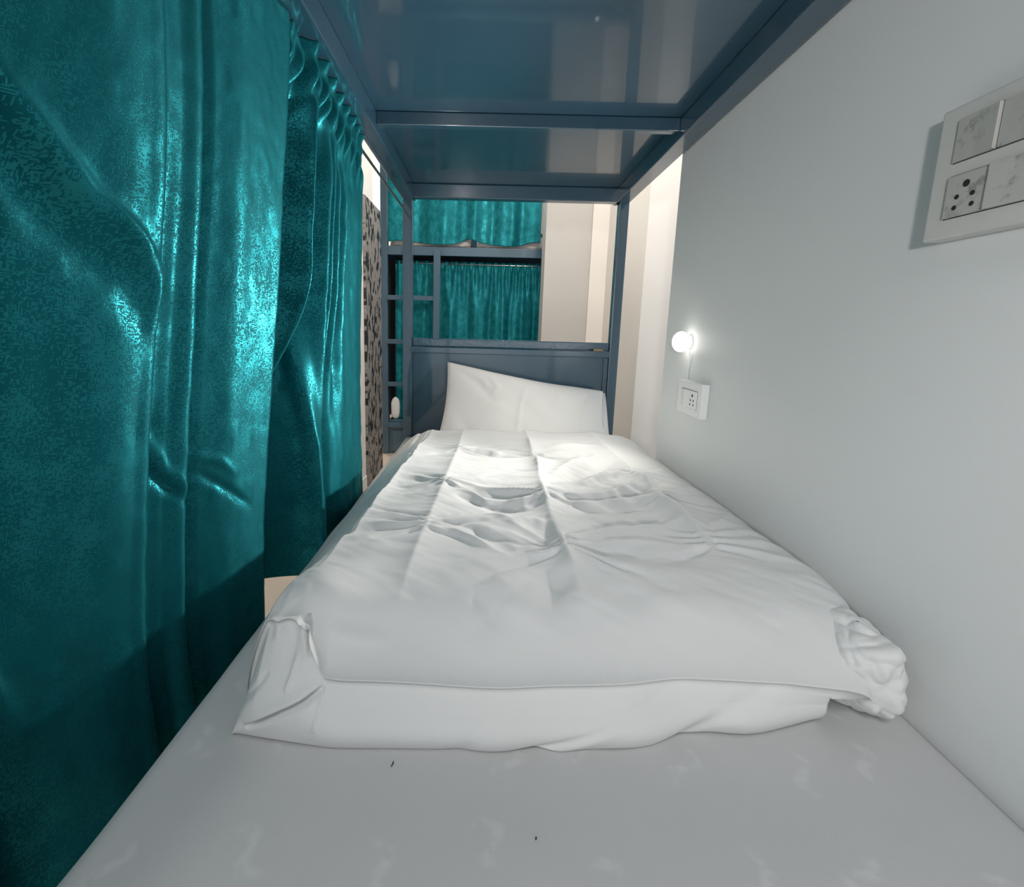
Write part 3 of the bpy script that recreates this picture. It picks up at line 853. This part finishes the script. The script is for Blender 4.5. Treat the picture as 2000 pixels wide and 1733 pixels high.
def near_curtain():
    root = empty('bed_curtain', (-0.36, 0.3, 1.44), 'large teal jacquard curtain filling the left foreground beside the bed', 'curtain')
    nu, nv = 520, 260
    # y coordinate at rod height and at hem, along s
    s = np.linspace(0, 1, nu)[:, None]
    t = np.linspace(0, 1, nv)[None, :]           # 0 top, 1 hem
    ztop, zhem = 1.4512, 0.06
    Z = ztop + (zhem - ztop) * t + 0 * s
    drop = sstep(t, 0.0, 0.75)
    Yt = 0.075 + s * (0.865 - 0.075)
    Y = Yt + t / 0.68 * (-0.056 * sstep(s, 0.45, 1.0))
    # fold profile at mid height as function of Y
    A = [(0.0, 0.0), (0.075, 0.0), (0.15, 0.022), (0.19, -0.008), (0.26, 0.016), (0.30, 0.021), (0.335, 0.023), (0.385, 0.023), (0.407, -0.016), (0.44, 0.002), (0.48, 0.024), (0.52, 0.044), (0.545, 0.050), (0.566, 0.052), (0.586, 0.030), (0.610, 0.034), (0.645, 0.040), (0.662, 0.004), (0.70, 0.020), (0.738, 0.041), (0.77, 0.049), (0.80, 0.056), (0.84, 0.066), (0.865, 0.071), (0.90, 0.074)]
    skew = -0.04 * (t - 0.40) * (1 - s) + 0.016 * (t - 0.35) * np.sin(s * 9) + 0.006 * vnoise(Y * 3, Z * 4, 80)
    yy = np.clip(Y + skew, 0.0, 0.895)
    f = spline(yy.ravel(), A).reshape(yy.shape)
    amp = 0.80 + 0.25 * sstep(t, 0.05, 0.6)
    # base plane leaves the rod and swings out over the mattress edge towards the foot
    base = -0.338 - 0.052 * sstep(t, 0.0, 0.72) - 0.085 * sstep(t, 0.10, 0.85) * (1 - sstep(Y, 0.36, 0.80)) 
    X = base + (f - 0.071) * amp
    # diagonal drag folds
    def diag(p, w, a):
        d, tt, sd = polydist(Y, Z, p)
        tp = np.clip(np.minimum(tt, 1 - tt) / 0.3, 0, 1) ** 0.7
        return a * tp * np.exp(-(d / w) ** 2)
    X += diag([(0.400, 1.20), (0.422, 1.153), (0.453, 1.115), (0.482, 1.075), (0.525, 1.041), (0.555, 0.999), (0.57, 0.94)], 0.013, 0.011)
    X += diag([(0.400, 1.15), (0.440, 1.080), (0.480, 1.030), (0.525, 0.99), (0.555, 0.94)], 0.022, -0.013)
    X += diag([(0.49, 1.07), (0.512, 1.054), (0.553, 1.013)], 0.007, 0.004)
    X += diag([(0.34, 0.83), (0.354, 0.797), (0.38, 0.729), (0.411, 0.631), (0.444, 0.533), (0.46, 0.47)], 0.012, 0.012)
    X += diag([(0.34, 0.77), (0.367, 0.700), (0.395, 0.605), (0.42, 0.50)], 0.012, -0.012)
    X += diag([(0.34, 0.78), (0.354, 0.739), (0.369, 0.682), (0.386, 0.58), (0.40, 0.49)], 0.008, 0.010)
    X += diag([(0.572, 0.82), (0.577, 0.796), (0.598, 0.749), (0.64, 0.69)], 0.006, -0.006)
    X += diag([(0.582, 0.82), (0.590, 0.796), (0.612, 0.749), (0.65, 0.70)], 0.007, 0.004)
    X += diag([(0.63, 0.775), (0.649, 0.771), (0.717, 0.737), (0.75, 0.70)], 0.006, 0.004)
    X += diag([(0.68, 0.730), (0.699, 0.717), (0.776, 0.638)], 0.006, -0.005)
    X += 0.0022 * vnoise(Y * 18, Z * 3.5, 81) + 0.0012 * vnoise(Y * 34 + 4, Z * 10, 82) + 0.0006 * vnoise(Y * 70, Z * 50, 83)
    # hem of the free edge turns back a little
    X += -0.006 * sstep(s, 0.985, 1.0)
    # stay clear of the mattress below its top
    lim = np.where(Z < 0.53, -0.3505, -0.314)
    X = np.where(Z < 0.60, np.minimum(X, lim - 0.0 + (Z - 0.53).clip(0, 1) * 0.4), X)
    X = np.where(Z > 1.425, np.maximum(X, -0.352), X)
    P = np.stack([X, Y + 0 * t, Z], -1)
    cloth('cloth', P, MAT['jacq'], root)
    # stitched free edge
    return root


near_curtain()


def second_curtain():
    root = empty('bed_curtain', (-0.36, 1.1, 1.44), 'narrow gathered teal curtain bunched behind the large foreground curtain', 'curtain')
    nu, nv = 420, 260
    s = np.linspace(0, 1, nu)[:, None]; t0 = np.linspace(0, 1, nv)[None, :]
    ztop, zhem = 1.4512, 0.398
    Z = ztop + (zhem - ztop) * t0 + 0 * s
    t = t0 * (ztop - zhem) / 1.314
    Y0, Y1 = 0.76, 1.338
    Y = Y0 + (Y1 - Y0) * s + 0 * t
    # tight gathers at the head
    ph = s * (Y1 - Y0) / 0.058 * 2 * math.pi + 0.8 * np.sin(s * 7)
    top = 0.008 * np.sin(ph) + 0.004 * np.sin(2 * ph + 1)
    low = spline((Y + 0 * t).ravel(), [(0.78, -0.10), (0.88, -0.115), (0.965, -0.11), (0.988, -0.04), (1.010, 0.014), (1.03, 0.006), (1.06, -0.030), (1.085, -0.040), (1.11, -0.012), (1.14, 0.004), (1.20, 0.014), (1.25, 0.018), (1.31, 0.008), (1.352, -0.004)]).reshape(Y.shape)
    mid = spline((Y + 0 * t).ravel(), [(0.78, -0.08), (0.90, -0.10), (0.925, -0.06), (0.94, 0.008), (0.955, -0.03), (0.98, -0.08), (1.005, -0.08), (1.025, -0.03), (1.035, 0.010), (1.046, -0.012), (1.060, 0.010), (1.078, -0.022), (1.10, 0.010), (1.125, -0.02), (1.15, 0.010), (1.18, -0.008), (1.22, 0.002), (1.25, 0.012), (1.30, 0.004), (1.352, 0.006)]).reshape(Y.shape)
    wt = 1 - sstep(t, 0.03, 0.16); wl = sstep(t, 0.30, 0.62)
    f = wt * top + (1 - wt) * ((1 - wl) * mid + wl * low)
    top_x = interp(Y, [(0.76, -0.410), (0.83, -0.385), (0.88, -0.350), (0.93, -0.332), (1.352, -0.358)])
    base = top_x + (np.minimum(-0.368, top_x) - top_x) * sstep(t, 0.05, 0.55)
    # head: heading frill above the rod, pinched at the rod
    pinch = np.exp(-((Z - 1.424) / 0.010) ** 2)
    X = base + f * (1 - 0.45 * pinch) + 0.006 * (1 - sstep(t, 0.0, 0.02)) * np.sin(ph * 1.0 + 1.3)
    # S shaped rucks under the heading
    X += 0.007 * np.sin(ph * 1.9 + (1.45 - Z) * 60) * np.exp(-((Z - 1.385) / 0.035) ** 2)
    X += 0.003 * vnoise(Y * 30, Z * 6, 91) + 0.0012 * vnoise(Y * 60, Z * 30, 92)
    YY = Y + 0.010 * np.sin((1.45 - Z) * 6 + s * 3) * (1 - s) * s * 2 - 0.012 * sstep(t, 0.2, 0.9) * s * (1 - s) * 4
    YY = YY - 0.030 * np.exp(-((Y - 1.012) / 0.020) ** 2) * (1 - wt) - 0.018 * np.exp(-((Y - 0.94) / 0.014) ** 2) * (1 - wt) * (1 - wl)
    lim = np.where(Z < 0.56, -0.351, -0.312)
    X = np.minimum(X, lim)
    P = np.stack([X, YY, Z], -1)
    cloth('cloth', P, MAT['jacq'], root)
    return root


second_curtain()
rod = tag(link('curtain_rod', tube_mesh('rod', [(-0.363, 0.065, 1.4275), (-0.363, 1.0, 1.426), (-0.361, 1.99, 1.4275)], 0.004), MAT['rod'], smooth=True), 'thin steel curtain rod under the left rail of the near bunk', 'rod')

# ------------------------------------------------------------------ switch plates and bed lamp


def plate(name, y0, y1, z0, z1, x_front, mat, label, group, modules, hole_r, mod_mat):
    """plate on the right wall; modules: list of (kind, y0, y1, z0, z1)"""
    root = empty(name, (0.53, (y0 + y1) / 2, z0), label, 'switch')
    # frame with a raised rim
    box('plate_frame', (x_front, y0, z0), (0.5298, y1, z1), mat, root, 0.003, 3)
    for kind, a, b, c, d in modules:
        box('module_gap_shade', (x_front - 0.0003, a - 0.0008, c - 0.0009), (x_front + 0.0012, b + 0.0008, d + 0.0011), MAT['dark'], root)  # added dark backing, draws the shade lines around each module
        if kind == 'socket':
            f = box('socket', (x_front - 0.0030, a, c), (x_front + 0.001, b, d), mod_mat, root, 0.0008)
            cy, cz = (a + b) / 2, (c + d) / 2
            k = (b - a) / 0.045
            for (oy, oz, r) in ((0.0, 0.0105, 1.25), (-0.0085, -0.0015, 0.85), (0.0085, -0.0015, 0.85), (-0.0095, -0.0125, 0.85), (0.0095, -0.0125, 0.85)):
                m = lathe_x('pin_hole', [(0.0, hole_r * r), (0.0016, hole_r * r)], (x_front - 0.0018, cy + oy * k, cz + oz * k), 14)
                link('pin_hole', m, MAT['dark'], f)  # dark disc standing proud, the hole's shade put into its colour
        else:
            # rocker: a wedge, one side standing proud
            bm = bmesh.new()
            hi = 0.0056; lo = 0.0022
            vs = []
            ym = a + (b - a) * 0.5
            prof = [(a, hi), (ym, 0.0032), (b, lo)] if kind == 'rocker' else [(a, lo), (ym, 0.0032), (b, hi)]
            top = [[bm.verts.new((x_front - h, y, z)) for z in (c, d)] for y, h in prof]
            bot = [[bm.verts.new((x_front + 0.001, y, z)) for z in (c, d)] for y, h in prof]
            for i in (0, 1):
                bm.faces.new((top[i][0], top[i + 1][0], top[i + 1][1], top[i][1]))
                for e in (0, 1):
                    bm.faces.new((top[i][e], bot[i][e], bot[i + 1][e], top[i + 1][e]))
            for i in (0, 2):
                bm.faces.new((top[i][0], top[i][1], bot[i][1], bot[i][0]))
            bmesh.ops.recalc_face_normals(bm, faces=bm.faces[:])
            me = bpy.data.meshes.new('rocker'); bm.to_mesh(me); bm.free()
            link('rocker_switch', me, mod_mat, root)
    return root


big = plate('switch_plate', 0.432, 0.590, 1.066, 1.207, 0.508, MAT['plastic'], 'large two-row grey-white switch plate with socket at the upper right of the wall', None,
            [('rocker', 0.521, 0.566, 1.146, 1.190), ('rocker', 0.475, 0.5195, 1.146, 1.190), ('socket', 0.521, 0.566, 1.087, 1.131), ('rocker2', 0.475, 0.5195, 1.087, 1.131)], 0.0030, MAT['smudge'])
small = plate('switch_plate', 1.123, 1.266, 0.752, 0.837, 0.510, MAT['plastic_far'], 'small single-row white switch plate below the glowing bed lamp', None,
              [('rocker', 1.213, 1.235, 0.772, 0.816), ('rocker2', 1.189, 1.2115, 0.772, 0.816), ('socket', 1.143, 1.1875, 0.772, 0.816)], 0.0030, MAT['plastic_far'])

lamp = empty('bed_lamp', (0.53, 1.262, 0.935), 'small round lit lamp on the grey wall above the small switch plate', 'lamp')
link('lamp_base', lathe_x('base', [(0.0, 0.020), (0.004, 0.020), (0.006, 0.017), (0.010, 0.016)], (0.5298, 1.262, 0.935)), MAT['plastic_far'], lamp, smooth=True)
prof = [(0.004 + 0.021 * (1 - math.cos(a)), 0.027 * math.sin(a)) for a in np.linspace(0.62, math.pi - 0.02, 14)]
link('lamp_dome', lathe_x('dome', prof, (0.5298, 1.262, 0.935)), MAT['lamp'], lamp, smooth=True)
link('cord', tube_mesh('cord', [(0.520, 1.256, 0.924), (0.523, 1.245, 0.910), (0.5275, 1.246, 0.885), (0.5275, 1.254, 0.86), (0.5275, 1.252, 0.8375)], 0.0022, 8), MAT['plastic_far'], lamp, smooth=True)

# ------------------------------------------------------------------ the far bunk bed
FY = 3.5
far = empty('bunk_bed', (-0.2, 3.9, 0.0), 'slate blue bunk bed with a ladder across the passage beyond the headboard', 'bed')
for x0, x1, y0 in ((-0.797, -0.747, FY), (1.10, 1.15, FY), (-0.797, -0.747, 4.32), (1.10, 1.15, 4.32)):
    box('post', (x0, y0, 0.0), (x1, y0 + 0.05, 2.22), P, far, 0.004)
box('side_rail', (-0.747, FY + 0.004, 1.470), (1.10, FY + 0.046, 1.532), P, far, 0.003)
box('side_rail', (-0.747, 4.324, 1.470), (1.10, 4.366, 1.532), P, far, 0.003)
box('side_rail', (-0.747, FY + 0.004, 0.206), (1.10, FY + 0.046, 0.268), P, far, 0.003)
box('side_rail', (-0.747, 4.324, 0.206), (1.10, 4.366, 0.268), P, far, 0.003)
box('end_rail', (-0.793, FY + 0.05, 1.470), (-0.751, 4.32, 1.532), P, far, 0.003)
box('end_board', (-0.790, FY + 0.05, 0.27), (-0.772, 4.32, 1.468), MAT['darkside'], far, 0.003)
box('gap_backing', (-0.746, 4.335, 0.27), (1.099, 4.350, 1.469), MAT['darkside'], far, 0.003)  # dark sheet added so the gap below the rail reads as shade
box('gap_backing', (-0.746, 4.335, 1.533), (1.099, 4.350, 1.80), P, far, 0.003)  # added board, keeps the gap between the pads dark
box('underside_panel', (-0.747, FY + 0.046, 1.500), (1.10, 4.324, 1.518), P, far)
box('bed_base', (-0.747, FY + 0.046, 0.245), (1.10, 4.324, 0.263), P, far)
box('lower_panel', (-0.745, FY + 0.02, 0.0), (1.10, FY + 0.032, 0.203), P, far)
box('drawer_front', (-0.72, FY + 0.006, 0.02), (0.15, FY + 0.019, 0.185), P, far, 0.003)
box('ladder_upright', (-0.413, FY - 0.036, 0.0), (-0.364, FY + 0.002, 1.505), P, far, 0.003)
for z in (1.152, 0.838, 0.524, 0.215):
    box('ladder_rung', (-0.747, FY - 0.030, z), (-0.413, FY - 0.002, z + 0.034), P, far, 0.003)

# wrapped mattresses of the far upper bunk
for i, (x0, x1, lab) in enumerate(((-0.738, -0.152, 'wrapped pale mattress pad on the far upper bunk, left of the gap'), (-0.112, 0.42, 'wrapped pale mattress pad on the far upper bunk, right of the gap'))):
    n = 60
    ux = np.linspace(0, 1, n)
    prof = mat_prof(0, 0.70, 0, 0.082, 0.03, 6)
    A = np.zeros((len(prof), n, 3))
    for k, (py, pz) in enumerate(prof):
        endr = np.minimum(1, np.minimum(ux, 1 - ux) / 0.05) ** 0.5
        A[k, :, 0] = x0 + (x1 - x0) * ux
        A[k, :, 1] = FY + 0.036 + py + (1 - endr) * 0.02 + 0.004 * vnoise(ux * 9 + i * 5, ux * 0 + k * 0.6, 101)
        A[k, :, 2] = 1.535 + pz * (0.75 + 0.25 * endr) * (1 + 0.18 * vnoise(ux * 5 + i * 3, ux * 0 + 0.3, 102 + i)) + 0.003 * vnoise(ux * 20, ux * 0 + k, 104)
    A[:, :, 2] = np.maximum(A[:, :, 2], 1.533)
    o = link('mattress_pad', grid_mesh('pad', A, closed_u=True), MAT['foil'], smooth=True)
    tag(o, lab, 'mattress', 'wrapped pads on the far upper bunk')


def far_curtain(x0, x1, y, z0, z1, name, label, folds, seed, hemfn=None, head=False, amp=0.016):
    root = empty(name, ((x0 + x1) / 2, y, z1), label, 'curtain')
    nu, nv = 300, 90
    s = np.linspace(0, 1, nu)[:, None]; t = np.linspace(0, 1, nv)[None, :]
    X = x0 + (x1 - x0) * s + 0 * t
    zl = z0 + (hemfn(s) if hemfn else 0 * s)
    Z = z1 + (zl - z1) * t
    ph = s * folds * 2 * math.pi + 1.5 * np.sin(s * 5 + seed)
    w = sstep(t, 0.05, 0.35)
    f = (1 - w) * 0.006 * np.sin(ph * 3.1) + w * amp * (np.sin(ph + 0.8 * t * np.sin(s * 4)) + 0.30 * np.sin(2.3 * ph + 1 + t) + 0.9 * vnoise(s * 7 + seed, t * 1.5, seed))
    f = f + 0.0012 * vnoise(s * 30, t * 9, seed + 1)
    if head:
        f = f * (1 - 0.5 * np.exp(-((t - 0.035) / 0.015) ** 2)) + 0.004 * np.sin(ph * 6) * np.exp(-(t / 0.05) ** 2)
    cloth('cloth', np.stack([X, y - f, Z], -1), MAT['jacq_far'], root, 0.0015)
    return root


far_curtain(-0.742, 0.34, FY - 0.062 + 0.06, 1.555, 2.15, 'bunk_curtain', 'short teal curtain over the far upper bunk, ending above the pads', 4, 3,
            lambda s: 0.012 * np.sin(s * 14) + 0.02 * np.exp(-((s - 0.53) / 0.05) ** 2) + 0.012 * np.exp(-((s - 0.95) / 0.06) ** 2), amp=0.014)
far_curtain(-0.705, 0.36, FY + 0.075, 0.262, 1.442, 'bunk_curtain', 'gathered teal curtain closing the far lower bunk behind the ladder', 6, 8, head=True, amp=0.017)
tag(link('curtain_rod', tube_mesh('rod2', [(-0.746, FY + 0.075, 1.425), (0.2, FY + 0.075, 1.423), (1.099, FY + 0.075, 1.425)], 0.006), MAT['rod'], smooth=True), 'thin rod carrying the far lower bunk curtain', 'rod')

# bedding of the far lower bunk that shows beside the curtain
lm = tag(link('mattress', soft_box('far_mat', (-0.735, FY + 0.12, 0.264), (1.08, 4.30, 0.345), 0.02, 10, 10, 4), MAT['white'], smooth=True), 'thin white mattress on the far lower bunk behind its curtain', 'mattress')


def pebble(name, c, r, mat, seed, label, cat):
    nu, nv = 40, 28
    th = np.linspace(0, 2 * math.pi, nu, endpoint=False)[:, None]; ph = np.linspace(0.02, math.pi - 0.02, nv)[None, :]
    sp = lambda a, e: np.sign(a) * np.abs(a) ** e
    D = np.stack([sp(np.sin(ph), 0.7) * sp(np.cos(th), 0.8), sp(np.sin(ph), 0.7) * sp(np.sin(th), 0.8), sp(np.cos(ph), 0.8) + 0 * th], -1)
    rr = 1 + 0.06 * vnoise(D[..., 0] * 3 + 5, D[..., 2] * 3 + D[..., 1] * 2, seed)
    Pp = np.array(c) + D * rr[..., None] * np.array(r)
    return tag(link(name, grid_mesh(name, Pp, closed_u=True), mat, smooth=True), label, cat)


pebble('pillow', (-0.700, FY + 0.030, 0.352), (0.034, 0.022, 0.082), MAT['white'], 111, 'small white pillow end poking out by the far bunk post', 'pillow')

# ------------------------------------------------------------------ small things
lt = empty('small_stick', (0.435, 1.946, 0.8795), 'tiny tan and black stick lying on the headboard ledge by the right post', 'stick')
link('body', tube_mesh('body', [(0.425, 1.9455, 0.8840), (0.440, 1.946, 0.8840), (0.460, 1.946, 0.8838), (0.468, 1.946, 0.8832)], [0.0042, 0.0042, 0.0036, 0.0015], 10), MAT['tan'], lt, smooth=True)
link('cap', tube_mesh('cap', [(0.410, 1.9445, 0.8840), (0.417, 1.945, 0.8840), (0.4248, 1.9455, 0.8840)], [0.0030, 0.0044, 0.0044], 10), MAT['black'], lt, smooth=True)
tag(link('lint', tube_mesh('lint', [(-0.0895, 0.4185, 0.5022), (-0.0880, 0.4215, 0.5028), (-0.0882, 0.4250, 0.5022)], [0.0004, 0.0007, 0.0004], 6), MAT['lint']), 'dark thread of lint on the grey mattress left of centre', 'lint')
tag(link('lint', tube_mesh('lint2', [(0.0540, 0.3525, 0.5018), (0.0547, 0.3537, 0.5022), (0.0547, 0.3553, 0.5018)], [0.0004, 0.0008, 0.0004], 6), MAT['lint']), 'dark lint speck on the grey mattress near the lower edge', 'lint')
